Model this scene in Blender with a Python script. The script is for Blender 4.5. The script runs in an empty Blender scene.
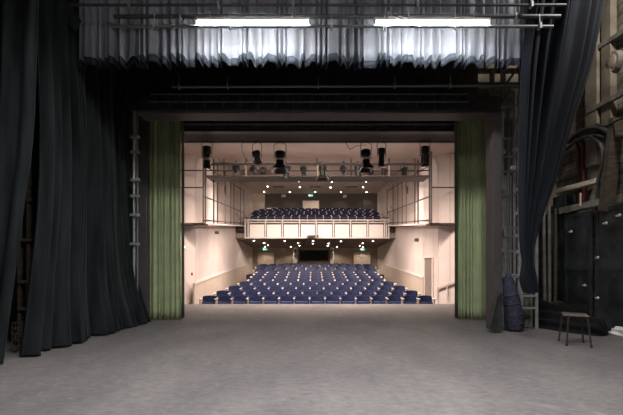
import bpy, math, random
from mathutils import Vector, Matrix
random.seed(7)
F, CX, HY, H = 390.0, 313.0, 260.0, 1.45
AX = 0.16                                   # axis of the theatre
C = bpy.context.scene.collection
PI = math.pi
def at(px, py, D):
    return Vector(((px-CX)/F*D, D, H-(py-HY)/F*D))
def X(px, D): return (px-CX)/F*D
def Z(py, D): return H-(py-HY)/F*D

# ------------------------------------------------------------ materials
def mat(name, col, rough=.6, metal=0., var=0., vscale=6., bump=0., bscale=30., col2=None, sheen=0., spec=.5, stretch=None, detail=4.):
    m = bpy.data.materials.new(name); m.use_nodes = True
    nt = m.node_tree; b = nt.nodes['Principled BSDF']
    b.inputs['Base Color'].default_value = (*col, 1); b.inputs['Roughness'].default_value = rough
    b.inputs['Metallic'].default_value = metal
    b.inputs['Specular IOR Level'].default_value = spec
    if sheen: b.inputs['Sheen Weight'].default_value = sheen
    tc = nt.nodes.new('ShaderNodeTexCoord'); src = tc.outputs['Object']
    if stretch:
        mp = nt.nodes.new('ShaderNodeMapping'); mp.inputs['Scale'].default_value = stretch
        nt.links.new(src, mp.inputs['Vector']); src = mp.outputs['Vector']
    if var or col2:
        n = nt.nodes.new('ShaderNodeTexNoise'); n.inputs['Scale'].default_value = vscale; n.inputs['Detail'].default_value = detail
        nt.links.new(src, n.inputs['Vector'])
        r = nt.nodes.new('ShaderNodeValToRGB')
        c2 = col2 if col2 else tuple(min(1, c*(1+var)) for c in col)
        c1 = col if col2 else tuple(c*(1-var) for c in col)
        r.color_ramp.elements[0].position = .35; r.color_ramp.elements[1].position = .68
        r.color_ramp.elements[0].color = (*c1, 1); r.color_ramp.elements[1].color = (*c2, 1)
        nt.links.new(n.outputs['Fac'], r.inputs['Fac']); nt.links.new(r.outputs['Color'], b.inputs['Base Color'])
    if bump:
        n2 = nt.nodes.new('ShaderNodeTexNoise'); n2.inputs['Scale'].default_value = bscale; n2.inputs['Detail'].default_value = 5
        nt.links.new(src, n2.inputs['Vector'])
        bp = nt.nodes.new('ShaderNodeBump'); bp.inputs['Strength'].default_value = bump; bp.inputs['Distance'].default_value = .02
        nt.links.new(n2.outputs['Fac'], bp.inputs['Height']); nt.links.new(bp.outputs['Normal'], b.inputs['Normal'])
    return m
def emis(name, col, s):
    m = bpy.data.materials.new(name); m.use_nodes = True
    b = m.node_tree.nodes['Principled BSDF']; b.inputs['Base Color'].default_value = (*col, 1)
    b.inputs['Emission Color'].default_value = (*col, 1); b.inputs['Emission Strength'].default_value = s
    return m

def floor_mat():
    m = bpy.data.materials.new('stage_floor'); m.use_nodes = True
    nt = m.node_tree; N = nt.nodes; L = nt.links; b = N['Principled BSDF']; b.inputs['Roughness'].default_value = .62
    tc = N.new('ShaderNodeTexCoord')
    def noise(sc, det, st=None, rough=.6):
        v = tc.outputs['Object']
        if st:
            mp = N.new('ShaderNodeMapping'); mp.inputs['Scale'].default_value = st; mp.inputs['Rotation'].default_value = (0,0,.25)
            L.new(v, mp.inputs['Vector']); v = mp.outputs['Vector']
        n = N.new('ShaderNodeTexNoise'); n.inputs['Scale'].default_value = sc; n.inputs['Detail'].default_value = det; n.inputs['Roughness'].default_value = rough
        L.new(v, n.inputs['Vector']); return n.outputs['Fac']
    def ramp(f, a, ca, z, cz):
        r = N.new('ShaderNodeValToRGB'); e = r.color_ramp.elements
        e[0].position = a; e[1].position = z; e[0].color = (*ca, 1); e[1].color = (*cz, 1); L.new(f, r.inputs['Fac']); return r.outputs['Color']
    def mix(t, f, a, c):
        x = N.new('ShaderNodeMix'); x.data_type = 'RGBA'; x.blend_type = t
        if isinstance(f, float): x.inputs[0].default_value = f
        else: L.new(f, x.inputs[0])
        L.new(a, x.inputs[6]); L.new(c, x.inputs[7]) if not isinstance(c, tuple) else setattr(x.inputs[7], 'default_value', (*c, 1))
        return x.outputs[2]
    base = ramp(noise(1.1, 6, (1,.6,1)), .32, (.112,.101,.101), .7, (.176,.157,.147))
    fine = ramp(noise(9, 8, (1,1.6,1), .75), .3, (.6,.6,.62), .72, (1.3,1.28,1.25))
    c = mix('MULTIPLY', 1., base, fine)
    spots = ramp(noise(3.4, 10, (1,2.2,1), .8), .57, (0,0,0), .68, (1,1,1))
    c = mix('MIX', spots, c, (.21,.20,.20))
    # scratches
    v = N.new('ShaderNodeTexVoronoi'); v.feature = 'DISTANCE_TO_EDGE'; v.inputs['Scale'].default_value = .55; v.inputs['Randomness'].default_value = 1
    mp = N.new('ShaderNodeMapping'); mp.inputs['Rotation'].default_value = (0,0,.5); mp.inputs['Scale'].default_value = (1,3,1)
    L.new(tc.outputs['Object'], mp.inputs['Vector']); L.new(mp.outputs['Vector'], v.inputs['Vector'])
    sc = ramp(v.outputs['Distance'], .0, (1,1,1), .012, (0,0,0))
    k = mix('MULTIPLY', 1., sc, ramp(noise(4, 3), .5, (0,0,0), .62, (.3,.3,.3)))
    c = mix('MIX', k, c, (.3,.3,.3))
    # dance-floor sheet joints
    sp = N.new('ShaderNodeSeparateXYZ'); L.new(tc.outputs['Object'], sp.inputs[0])
    a1 = N.new('ShaderNodeMath'); a1.operation = 'WRAP'; a1.inputs[1].default_value = 1.5; a1.inputs[2].default_value = 0; L.new(sp.outputs['Y'], a1.inputs[0])
    j = ramp(a1.outputs[0], .004, (.5,.5,.5), .009, (0,0,0))
    c = mix('MIX', j, c, (.12,.115,.12))
    L.new(c, b.inputs['Base Color'])
    bp = N.new('ShaderNodeBump'); bp.inputs['Strength'].default_value = .12; bp.inputs['Distance'].default_value = .01
    L.new(noise(25, 6), bp.inputs['Height']); L.new(bp.outputs['Normal'], b.inputs['Normal'])
    return m

def brick_mat(name, c1, c2, mort, axis='YZ'):
    m = bpy.data.materials.new(name); m.use_nodes = True
    nt = m.node_tree; N = nt.nodes; L = nt.links; b = N['Principled BSDF']; b.inputs['Roughness'].default_value = .9
    tc = N.new('ShaderNodeTexCoord'); sp = N.new('ShaderNodeSeparateXYZ'); cb = N.new('ShaderNodeCombineXYZ')
    L.new(tc.outputs['Object'], sp.inputs[0]); L.new(sp.outputs[axis[0]], cb.inputs['X']); L.new(sp.outputs[axis[1]], cb.inputs['Y'])
    br = N.new('ShaderNodeTexBrick'); br.inputs['Scale'].default_value = 1.; br.inputs['Brick Width'].default_value = .42; br.inputs['Row Height'].default_value = .2
    br.inputs['Mortar Size'].default_value = .014; br.inputs['Color1'].default_value = (*c1,1); br.inputs['Color2'].default_value = (*c2,1); br.inputs['Mortar'].default_value = (*mort,1)
    L.new(cb.outputs[0], br.inputs['Vector'])
    n = N.new('ShaderNodeTexNoise'); n.inputs['Scale'].default_value = 3; n.inputs['Detail'].default_value = 8; L.new(tc.outputs['Object'], n.inputs['Vector'])
    r = N.new('ShaderNodeValToRGB'); r.color_ramp.elements[0].position=.35; r.color_ramp.elements[0].color=(.35,.35,.35,1); r.color_ramp.elements[1].position=.65
    L.new(n.outputs['Fac'], r.inputs['Fac'])
    x = N.new('ShaderNodeMix'); x.data_type='RGBA'; x.blend_type='MULTIPLY'; x.inputs[0].default_value=1
    L.new(br.outputs['Color'], x.inputs[6]); L.new(r.outputs['Color'], x.inputs[7]); L.new(x.outputs[2], b.inputs['Base Color'])
    bp = N.new('ShaderNodeBump'); bp.inputs['Strength'].default_value=.5; bp.inputs['Distance'].default_value=.02
    L.new(br.outputs['Fac'], bp.inputs['Height']); bp.invert = True; L.new(bp.outputs['Normal'], b.inputs['Normal'])
    return m

def panel_mat(name, col, rough, spacing, axis='Y'):
    """painted wall boards with fine vertical joints"""
    m = bpy.data.materials.new(name); m.use_nodes = True
    nt = m.node_tree; N = nt.nodes; L = nt.links; b = N['Principled BSDF']; b.inputs['Roughness'].default_value = rough
    tc = N.new('ShaderNodeTexCoord'); sp = N.new('ShaderNodeSeparateXYZ'); L.new(tc.outputs['Object'], sp.inputs[0])
    w = N.new('ShaderNodeMath'); w.operation='WRAP'; w.inputs[1].default_value=spacing; w.inputs[2].default_value=0; L.new(sp.outputs[axis], w.inputs[0])
    r = N.new('ShaderNodeValToRGB'); e = r.color_ramp.elements; e[0].position=.02; e[0].color=(*[c*.72 for c in col],1); e[1].position=.035; e[1].color=(*col,1)
    L.new(w.outputs[0], r.inputs['Fac'])
    n = N.new('ShaderNodeTexNoise'); n.inputs['Scale'].default_value=1.3; n.inputs['Detail'].default_value=4; L.new(tc.outputs['Object'], n.inputs['Vector'])
    r2 = N.new('ShaderNodeValToRGB'); r2.color_ramp.elements[0].color=(.9,.89,.88,1); r2.color_ramp.elements[0].position=.3; r2.color_ramp.elements[1].position=.7
    L.new(n.outputs['Fac'], r2.inputs['Fac'])
    x = N.new('ShaderNodeMix'); x.data_type='RGBA'; x.blend_type='MULTIPLY'; x.inputs[0].default_value=1
    L.new(r.outputs['Color'], x.inputs[6]); L.new(r2.outputs['Color'], x.inputs[7]); L.new(x.outputs[2], b.inputs['Base Color'])
    return m

M = {
 'floor': floor_mat(),
 'black': mat('black_paint', (.028,.027,.028), .6, var=.4, bump=.1),
 'velour': mat('black_velour', (.005,.0065,.007), .9, col2=(.019,.023,.024), vscale=2.2, stretch=(3,3,.35), detail=7, sheen=.05, spec=.15, bump=.25, bscale=60),
 'velour_navy': mat('blue_black_velour', (.006,.008,.012), .88, col2=(.011,.013,.018), vscale=2.2, stretch=(3,3,.35), detail=7, sheen=.05, spec=.15, bump=.25, bscale=60),
 'green': mat('green_velvet', (.33,.37,.20), .8, var=.10, vscale=3, sheen=.08, spec=.2),
 'green_edge': mat('green_fold_shade', (.03,.05,.02), .85),
 'border': mat('grey_border_cloth', (.235,.245,.278), .9, var=.08, vscale=2, spec=.1),
 'hem': mat('slate_hem_tape', (.024,.028,.036), .9, spec=.1),
 'portal': mat('plum_brown_portal_paint', (.066,.054,.055), .6, var=.15, vscale=4),
 'steel': mat('dull_steel', (.36,.37,.37), .5, .5, var=.2, vscale=8),
 'steel_dark': mat('blackened_steel', (.07,.07,.07), .5, .2, var=.2),
 'pipe_grey': mat('painted_grey_pipe', (.2,.21,.21), .5, .3),
 'tube_grey': mat('grey_brown_frame_paint', (.07,.058,.052), .6),
 'wallA': panel_mat('cream_house_wall', (.66,.575,.53), .75, 1.15, 'Y'),
 'wallAx': panel_mat('cream_house_wall_return', (.66,.575,.53), .75, .45, 'X'),
 'dado': panel_mat('limed_timber_boarding', (.60,.50,.41), .55, .3, 'Y'),
 'ceil': mat('cream_ceiling_paint', (.70,.58,.51), .85, var=.05, vscale=1),
 'brownwall': mat('dark_taupe_wall', (.055,.045,.039), .85, var=.08, vscale=1),
 'taupe': mat('taupe_wall', (.38,.32,.26), .85, var=.06, vscale=1),
 'soffit': mat('taupe_soffit', (.22,.175,.15), .85, var=.06, vscale=1),
 'band': mat('plum_brown_soffit', (.075,.058,.055), .8),
 'white': mat('cream_white_paint', (.72,.65,.6), .5),
 'door': mat('pale_beech_veneer', (.66,.56,.47), .5, var=.05, vscale=2, stretch=(8,8,1)),
 'seat': mat('navy_seat_fabric', (.010,.017,.06), .6, var=.4, vscale=12, spec=.3),
 'seat2': mat('navy_seat_shell', (.007,.011,.036), .5, var=.6, vscale=10, spec=.2),
 'arm': mat('pale_worn_armrest', (.80,.66,.60), .35),
 'carpet': mat('dark_carpet', (.035,.03,.035), .95),
 'lamp': mat('black_lantern_enamel', (.016,.016,.017), .45, 0., spec=.5),
 'chrome': mat('bright_lantern_metal', (.7,.68,.66), .3, .8),
 'lens': mat('lantern_lens', (.25,.25,.27), .1, .2),
 'wood': mat('rough_brown_timber', (.075,.055,.038), .8, var=.4, vscale=5, stretch=(1,1,6), bump=.3),
 'palewood': mat('pale_planed_timber', (.60,.50,.39), .6, var=.15, vscale=4),
 'greywood': mat('grey_dusty_timber', (.17,.155,.13), .85, var=.4, vscale=4, bump=.3),
 'brick': brick_mat('dirty_painted_block', (.30,.255,.205), (.22,.185,.15), (.10,.085,.07), 'YZ'),
 'plaster': mat('beige_backstage_plaster', (.19,.16,.12), .9, var=.45, vscale=2, bump=.3, bscale=12),
 'flat': mat('scuffed_black_flat', (.024,.028,.029), .55, var=.75, vscale=2.5, bump=.2, detail=8),
 'latch': mat('chipped_white_latch', (.45,.43,.4), .6),
 'red': mat('dark_red_pipe_paint', (.09,.012,.012), .5),
 'cable': mat('black_cable_rubber', (.03,.03,.03), .6),
 'cloth': mat('folded_black_cloth', (.007,.007,.008), .85, bump=.3, spec=.15),
 'navyroll': mat('navy_quilted_cloth', (.025,.025,.05), .8, var=.6, vscale=18, bump=.5, bscale=30),
 'stool': mat('worn_stool_top', (.11,.09,.075), .6, var=.5, vscale=12),
 'stoolleg': mat('bronze_stool_tube', (.07,.06,.05), .4, .6),
 'glass': mat('dark_booth_glass', (.012,.011,.011), .12),
 'debris': mat('pale_dusty_rag', (.6,.57,.53), .9, bump=.5),
 'sign_red': mat('red_sign_plastic', (.45,.02,.015), .5),
 'tubeglow': emis('fluorescent_tube', (1.,.985,.95), 42),
 'down': emis('halogen_lamp', (1.,.80,.6), 14),
 'exit_g': emis('exit_green', (.16,.5,.36), .5),
 'exit_w': emis('exit_white', (.75,1.,.85), 1.2),
 'emerald': emis('exit_glow_lamp', (.8,1,.85), 6),
}

# ------------------------------------------------------------ mesh builder
def tag(o, label=None, cat=None, group=None, kind=None):
    for k, v in (('label',label),('category',cat),('group',group),('kind',kind)):
        if v: o[k] = v
    return o
def wloc(o):
    v = Vector((0,0,0))
    while o is not None: v += o.location; o = o.parent
    return v
class B:
    def __init__(s, T=None): s.v=[]; s.f=[]; s.T=T or Matrix.Identity(4)
    def add(s, vs, fs):
        n=len(s.v); s.v += [s.T @ Vector(p) for p in vs]; s.f += [tuple(i+n for i in f) for f in fs]; return s
    def box(s, c, d, R=None):
        c=Vector(c); hx,hy,hz=d[0]/2,d[1]/2,d[2]/2
        ps=[Vector((x,y,z)) for x in(-hx,hx) for y in(-hy,hy) for z in(-hz,hz)]
        if R: ps=[R@p for p in ps]
        return s.add([c+p for p in ps],[(0,1,3,2),(4,6,7,5),(0,4,5,1),(2,3,7,6),(0,2,6,4),(1,5,7,3)])
    def span(s, a, b):
        return s.box([(a[i]+b[i])/2 for i in range(3)],[abs(b[i]-a[i]) for i in range(3)])
    def bar(s, p, q, w, h):
        p,q=Vector(p),Vector(q); d=q-p; z=d.normalized(); up=Vector((0,0,1)) if abs(z.z)<.95 else Vector((0,1,0))
        x=z.cross(up).normalized(); y=x.cross(z)
        R=Matrix((x,y,z)).transposed()
        return s.box((p+q)/2,(w,h,d.length),R)
    def tube(s, pts, r, n=8, cap=True):
        pts=[Vector(p) for p in pts]; rs=r if isinstance(r,(list,tuple)) else [r]*len(pts)
        vs=[]; fs=[]; px=None
        for i,p in enumerate(pts):
            a=pts[max(i-1,0)]; b=pts[min(i+1,len(pts)-1)]; t=(b-a).normalized()
            if px is None:
                up=Vector((0,0,1)) if abs(t.z)<.9 else Vector((0,1,0)); px=t.cross(up).normalized()
            else:
                px=(px-t*px.dot(t)).normalized()
            py=t.cross(px)
            for k in range(n):
                an=2*PI*k/n; vs.append(p+(px*math.cos(an)+py*math.sin(an))*rs[i])
        for i in range(len(pts)-1):
            for k in range(n):
                a=i*n+k; b=i*n+(k+1)%n; fs.append((a,b,b+n,a+n))
        if cap:
            fs.append(tuple(range(n))[::-1]); fs.append(tuple(range((len(pts)-1)*n,len(pts)*n)))
        return s.add(vs,fs)
    def build(s, name, m, parent=None, smooth=False, bevel=0):
        me=bpy.data.meshes.new(name); vs=s.v
        if parent is None:
            xs=[p.x for p in vs]; ys=[p.y for p in vs]; zs=[p.z for p in vs]
            loc=Vector(((min(xs)+max(xs))/2,(min(ys)+max(ys))/2,min(zs)))
        else: loc=wloc(parent)
        me.from_pydata([tuple(p-loc) for p in vs],[],s.f)
        import bmesh
        bm=bmesh.new(); bm.from_mesh(me); bmesh.ops.recalc_face_normals(bm, faces=bm.faces); bm.to_mesh(me); bm.free()
        me.materials.append(m if not isinstance(m,str) else M[m])
        if smooth:
            for p in me.polygons: p.use_smooth=True
        o=bpy.data.objects.new(name,me); C.objects.link(o)
        if parent is None: o.location=loc
        else: o.parent=parent
        if bevel:
            b=o.modifiers.new('bevel','BEVEL'); b.width=bevel; b.segments=2
        if smooth:
            e=o.modifiers.new('edges','EDGE_SPLIT'); e.split_angle=math.radians(40)
        return o
def thing(name, loc, label, cat, group=None):
    o=bpy.data.objects.new(name,None); C.objects.link(o); o.location=loc; o.empty_display_size=.2
    return tag(o,label,cat,group)
def struct(name, b, m, **k): 
    return tag(b.build(name,m,**k), kind='structure')
def copy_tree(o, parent=None):
    c=o.copy(); C.objects.link(c); c.parent=parent
    for ch in list(o.children): copy_tree(ch,c)
    return c
ORD=['','first','second','third','fourth','fifth','sixth','seventh','eighth','ninth','tenth','eleventh','twelfth','thirteenth','fourteenth','fifteenth','sixteenth','seventeenth']

# ------------------------------------------------------------ drapes
def lerp(a,b,t): return a+(b-a)*t
def fold(u, n, seed):
    rnd=random.Random(seed); 
    p1,p2,p3=[rnd.uniform(0,6.28) for _ in range(3)]
    w=u+ .35/n*math.sin(2*PI*u*n*.23+p1)+.25/n*math.sin(2*PI*u*n*.41+p2)
    a=math.sin(2*PI*w*n+p3)
    a=math.copysign(abs(a)**.8,a)
    return a*(.75+.25*math.sin(2*PI*u*n*.31+p2))
def drape_grid(rows, folds, amp, seed=1, nu=None, sub=6, v0=0., v1=1., hemwave=0.):
    """rows: list of (left point, right point, amplitude factor) from top to bottom; returns builder"""
    rows=[(Vector(r[0]),Vector(r[1]),r[2] if len(r)>2 else 1.) for r in rows]
    nu=nu or folds*12; nv=(len(rows)-1)*sub
    b=B(); vs=[]; j0=int(round(v0*nv)); j1=int(round(v1*nv))
    def P(i): return rows[max(0,min(len(rows)-1,i))]
    for j in range(j0,j1+1):
        t=j/sub; i=min(int(t),len(rows)-2); f=t-i
        def cr(k):
            p0,p1,p2,p3=P(i-1)[k],P(i)[k],P(i+1)[k],P(i+2)[k]
            return .5*((2*p1)+(p2-p0)*f+(2*p0-5*p1+4*p2-p3)*f*f+(3*p1-p0-3*p2+p3)*f**3)
        L,R=cr(0),cr(1); am=lerp(P(i)[2],P(i+1)[2],f)*amp
        d=(R-L); nrm=Vector((d.y,-d.x,0)).normalized()
        for k in range(nu+1):
            u=k/nu
            o=fold(u,folds,seed)*am + .35*am*math.sin(3.1*u*folds*.5+ j/nv*2.2+seed)
            z=Vector((0,0,0))
            if hemwave and j==nv: z.z=hemwave*fold(u,folds*.7,seed+5)
            vs.append(L+d*u+nrm*o+z)
    fs=[]; n=nu+1
    for j in range(j1-j0):
        for k in range(nu): a=j*n+k; fs.append((a,a+1,a+n+1,a+n))
    b.add(vs,fs); return b
def solid(o,t=.012):
    s=o.modifiers.new('cloth','SOLIDIFY'); s.thickness=t; s.offset=0
    for p in o.data.polygons: p.use_smooth=True
    for m in list(o.modifiers):
        if m.type=='EDGE_SPLIT': o.modifiers.remove(m)
    return o

# ============================================================ THE STAGE
EDGE=12.85
struct('floor', B().span((-7.5,-3,-.25),(7.8,EDGE,0)), 'floor')
b=B().span((-7.5,EDGE,-1.0),(7.8,EDGE+.05,-.03)); struct('trim_1', b, 'black')
struct('wall_left', B().span((-6.9,-3,0),(-6.7,10.0,8.2)), 'black')
struct('wall_right', B().span((6.2,-3,0),(6.45,10.0,8.2)), 'brick')
struct('wall_rear', B().span((-6.9,-3.2,0),(6.4,-3,8.2)), 'black')
struct('ceiling', B().span((-6.9,-3.2,8.2),(6.45,12.4,8.35)), 'black')
# proscenium wall with its opening
OL,OR,OT=-4.55,4.95,5.42
b=B().span((-6.9,9.9,0),(OL,10.3,8.2)).span((OR,9.9,0),(6.45,10.3,8.2)).span((OL,9.9,OT+.15),(OR,10.3,8.2))
struct('wall_front', b, 'plaster')
b=B().span((OL-.35,10.3,-.02),(OL-.1,12.9,6.2)).span((OR+.1,10.3,-.02),(OR+.35,12.9,6.2))
struct('trim_2', b, 'band')

# portal just inside the proscenium
D0=7.96
t=thing('stage_portal',(.1,D0,0),'plum brown painted portal framing the stage opening, in front of the green curtains','portal')
zt=Z(113,D0)
B().span((X(137,9.15),9.15,0),(X(147,9.15),9.32,5.3)).build('side_panel','portal',t,bevel=.01)
B().span((X(493.5,D0),D0,0),(X(502,D0),D0+.35,zt+.05)).build('side_panel','portal',t,bevel=.01)
B().span((X(136,D0),D0+.02,zt),(X(500.5,D0),D0+.45,zt+.06)).build('header_soffit','portal',t)
B().span((X(140,D0),D0-.02,zt+.06),(X(500.5,D0),D0+.45,zt+.34)).build('header_face','black',t)
for k in range(16):
    B().box((X(170,D0)+k*.36,D0-.035,zt+.2),(.02,.03,.22)).build('header_rib','steel_dark',t)
# black masking above portal (flown hard border)
o=tag(B().span((X(128,8.6),8.6,zt+.3),(X(478,8.6),8.66,7.9)).build('hard_border','black'),'black painted hard border hanging above the portal header','border')
# dark teaser between portal and proscenium
b=drape_grid([((-4.4,10.75,6.4),(4.8,10.75,6.4)),((-4.4,10.75,Z(127,10.75)),(4.8,10.75,Z(127,10.75)))],30,.05,seed=11)
solid(tag(b.build('teaser_curtain','velour'),'straight black teaser curtain hung across the opening behind the portal','curtain'))
tag(B().span((-4.6,11.9,Z(131.5,11.9)),(4.95,12.15,6.2)).build('steel_beam','steel_dark'),'dark steel beam spanning the opening above the stage edge','beam')
# curtain track and catch pipe seen under the portal
tag(B().tube([(-4.4,9.7,Z(124,9.7)),(4.75,9.7,Z(124,9.7))],.03).build('curtain_track','steel_dark'),'thin dark curtain track above the green curtains','track')

# green house curtains
def green(name,a,b_,side,lab):
    D=9.4
    root=thing('house_curtain',((X(a,D)+X(b_,D))/2,D,0),lab,'curtain','green house curtains')
    x0,x1=X(a,D),X(b_,D); e=.06
    rows=[((x0,D,5.25),(x1,D,5.25),.7),((x0,D,3),(x1,D,3),.9),((x0-.01,D,.03),(x1+.01,D,.03),1.1)]
    o=drape_grid(rows,8,.055,seed=side,nu=200,sub=8).build('panel','green',root); solid(o,.01)
    # leading edge turned back, shadow of the folds put into its dark green
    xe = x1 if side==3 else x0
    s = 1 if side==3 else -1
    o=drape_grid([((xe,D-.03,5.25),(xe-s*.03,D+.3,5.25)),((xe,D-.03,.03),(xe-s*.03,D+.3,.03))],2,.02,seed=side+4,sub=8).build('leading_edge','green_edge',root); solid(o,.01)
green('l',146,181,3,'green velvet house curtain drawn open at the left of the opening')
green('r',458,493,5,'green velvet house curtain drawn open at the right of the opening')

# ---------------- border curtain behind the fluorescent lamps
D=6.85
zb=Z(62,D); hem=.13
root=thing('border_curtain',(0,D,zb-.05),'pleated grey border curtain with slate hem, hanging behind the fluorescent lamps','curtain')
xa,xb=X(77,D),X(533,D)
def border_rows(z0,z1): return [((xa,D,z0),(xb,D,z0),1),((xa,D,z1),(xb,D,z1),1)]
def border(z0,z1,wave,nm,m,off=0.):
    # bottom row follows the scallops of the folds
    nu=900; b=B(); vs=[]; L=xb-xa
    zs=[z0,lerp(z0,z1,.5),z1]
    for j,z in enumerate(zs):
        for k in range(nu+1):
            u=k/nu; f=fold(u,56,21); g=fold(u,17,4)
            dz=.035*f+.03*g
            zz=z+(dz if (wave==2 or (wave==1 and j==2)) else 0) - (.10*abs(2*u-1)**6 if (wave==2 or j==2) else 0)
            vs.append((xa+L*u+.02*fold(u,46,9),D-f*.08-off,zz))
    fs=[]; n=nu+1
    for j in range(2):
        for k in range(nu): a=j*n+k; fs.append((a,a+1,a+n+1,a+n))
    return solid(b.add(vs,fs).build(nm,m,root),.008)
border(7.6,zb+hem-.05,1,'cloth_panel','border')
border(zb+hem-.05,zb-.05,2,'hem_band','hem',.002)
# turned back corner flaps left and right
b=B().add([at(52,2,6.75),at(62,-6,6.75),at(81,20,6.75),at(76,33,6.7)],[(0,1,2,3)]); solid(b.build('folded_corner','hem',root),.03)

# ---------------- pipes, fluorescent lamps
def pipe(a,b_,r,lab,m='pipe_grey',name='batten_pipe',clamps=(),cat='pipe'):
    root=thing(name,(a+b_)/2,lab,cat)
    B().tube([a,b_],r,10).build('tube',m,root,smooth=True)
    for c in clamps:
        p=a.lerp(b_,c)
        q=B().box(p,(.03,.085,.085)).tube([p+Vector((0,0,.03)),p+Vector((0,0,.2))],.008,6); q.build('clamp','steel',root)
    return root
DL=6.3
pipe(at(110,26.5,DL),at(553,26.5,DL),.024,'lower grey batten pipe running just under the fluorescent lamps',clamps=(.1,.27,.5,.62,.78,.97))
pipe(at(114,16.5,DL+.25),at(560,16.5,DL+.25),.036,'thick dark grey batten pipe right above the fluorescent lamps',m='steel_dark',clamps=(.15,.4,.66,.9))
pipe(at(70,5,DL+.1),at(566,5,DL+.1),.022,'topmost thin batten pipe across the border curtain',m='steel_dark',clamps=(.12,.3,.45,.7,.93))
def fluoro(px0,px1,py,lab):
    a,b_=at(px0,py,DL),at(px1,py,DL)
    c=(a+b_)/2; root=thing('fluorescent_lamp',c,lab,'lamp','fluorescent batten lamps')
    B().box(c+Vector((0,.02,.045)),(b_.x-a.x+.04,.09,.04)).build('fixture_body','white',root,bevel=.006)
    B().tube([a,b_],.027,12).build('tube','tubeglow',root,smooth=True)
    for p in (a,b_):
        B().box(p,(.03,.06,.07)).build('end_cap','white',root,bevel=.004)
    for k in (.12,.88):
        p=a.lerp(b_,k)
        B().tube([p+Vector((0,.02,.06)),p+Vector((0,.06,.13)),p+Vector((0,.02,.2)),p+Vector((0,-.03,.14))],.007,6).build('hook','steel',root)
    l=bpy.data.lights.new('fluorescent_light','AREA'); l.shape='RECTANGLE'; l.size=b_.x-a.x; l.size_y=.06; l.energy=118; l.color=(.93,.97,1)
    lo=bpy.data.objects.new('fluorescent_light',l); C.objects.link(lo); lo.location=c+Vector((0,-.005,-.035)); lo.parent=None
    return root
fluoro(196,309,22.5,'glowing fluorescent lamp on the batten, the left one')
fluoro(375,489,22.5,'glowing fluorescent lamp on the batten, the right one')
# twisted cable on the batten at each lamp
for px,w,lab in ((191,8,'black cable looped round the batten at the left end of the left lamp'),(400,14,'black cable looped over the batten above the right lamp')):
    pts=[]
    for k in range(30):
        s=k/29; pts.append(at(px+w*math.sin(s*9),14+13*abs(math.sin(s*5)),DL-.07)+Vector((0,.02*math.cos(s*11),0)))
    tag(B().tube(pts,.009,6).build('cable',M['cable'],smooth=True),lab,'cable')
# flown truss and pipes above the header
pipe(at(172,87,7.75),at(520,85.5,7.75),.025,'long grey pipe hanging under the border curtain, above the portal header',clamps=(.02,.16,.42,.64,.8))
root=thing('lighting_truss',at(310,100,7.8),'black ladder truss flown above the portal header','truss')
for py in (94,101.5):
    B().tube([at(150,py,7.8),at(468,py,7.8)],.022).build('chord','steel_dark',root,smooth=True)
for k in range(27):
    px=156+k*12; B().tube([at(px,94,7.8),at(px,101.5,7.8)],.012,6).build('rung','steel_dark',root)
# steelwork to the upper right, over the side of the portal
root=thing('steel_gantry',at(500,95,9.2),'grey steel gantry with diagonal braces above the right end of the portal','gantry')
for a,b_,w in (((462,71),(528,71),.12),((462,85),(530,85),.12),((470,104),(530,97),.10)):
    B().bar(at(*a,9.2),at(*b_,9.2),w,.08).build('beam','steel_dark',root)
for a,b_ in (((492,69),(492,113)),((503,66),(503,113)),((521,68),(521,120))):
    B().bar(at(*a,9.1),at(*b_,9.1),.1,.06).build('upright','steel_dark',root)
for a,b_ in (((519,66),(506,84)),((512,87),(500,109))):
    B().bar(at(*a,9.05),at(*b_,9.05),.05,.05).build('brace','steel_dark',root)

# ---------------- black leg at the left
def leg(name,rows,folds,amp,seed,lab,m='velour',sub=7):
    return solid(tag(drape_grid(rows,folds,amp,seed=seed,sub=sub).build(name,m),lab,'curtain'),.014)
rows=[((-4.17,5.95,7.4),(-4.42,9.0,7.4),.8),((-4.15,5.92,5.2),(-4.36,8.95,5.2),.9),((-4.08,5.9,3.5),(-4.28,8.9,3.5),1),
      ((-4.11,5.88,2.2),(-4.22,8.92,2.2),1.1),((-4.19,5.84,1.2),(-4.12,8.98,1.2),1.2),((-4.24,5.8,.5),(-3.98,9.04,.55),1.4),((-4.27,5.76,.02),(-3.84,9.12,.02),1.7)]
leg('leg_curtain',rows,14,.085,31,'wide black velour leg curtain reaching the floor beside the left of the portal')
rows=[((-6.3,5.15,7.4),(-3.74,5.35,7.4),.8),((-6.3,5.15,4.06),(-3.83,5.35,4.06),.9),((-6.3,5.15,2.96),(-3.89,5.35,2.96),1),((-6.3,5.15,2.27),(-3.98,5.35,2.27),1),((-6.3,5.15,1.45),(-4.08,5.35,1.45),1),((-6.3,5.15,.49),(-4.2,5.35,.49),1),((-6.4,5.15,.02),(-4.27,5.36,.02),1.1)]
leg('leg_curtain',rows,12,.09,37,'black leg curtain cut by the left edge, nearest of the left side curtains')
# ---------------- tied drape at the right
Dr=6.72
ys=[(-40,534,616,1),(0,531,608,1),(60,524,596,1),(120,522,577,.85),(175,521,561,.7),(215,521,547,.5),(245,522,538,.35),(262,524,537,.3),(280,522,541,.4),(293,527,542,.5)]
rows=[(at(a,y,Dr),at(b_,y,Dr)+Vector((0,.12,0)),k) for y,a,b_,k in ys]
solid(tag(drape_grid(rows,9,.13,seed=52,sub=5,nu=140).build('gathered_drape','velour_navy'),'blue black drape gathered to a tail in front of the right side tower','curtain'),.014)

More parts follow.
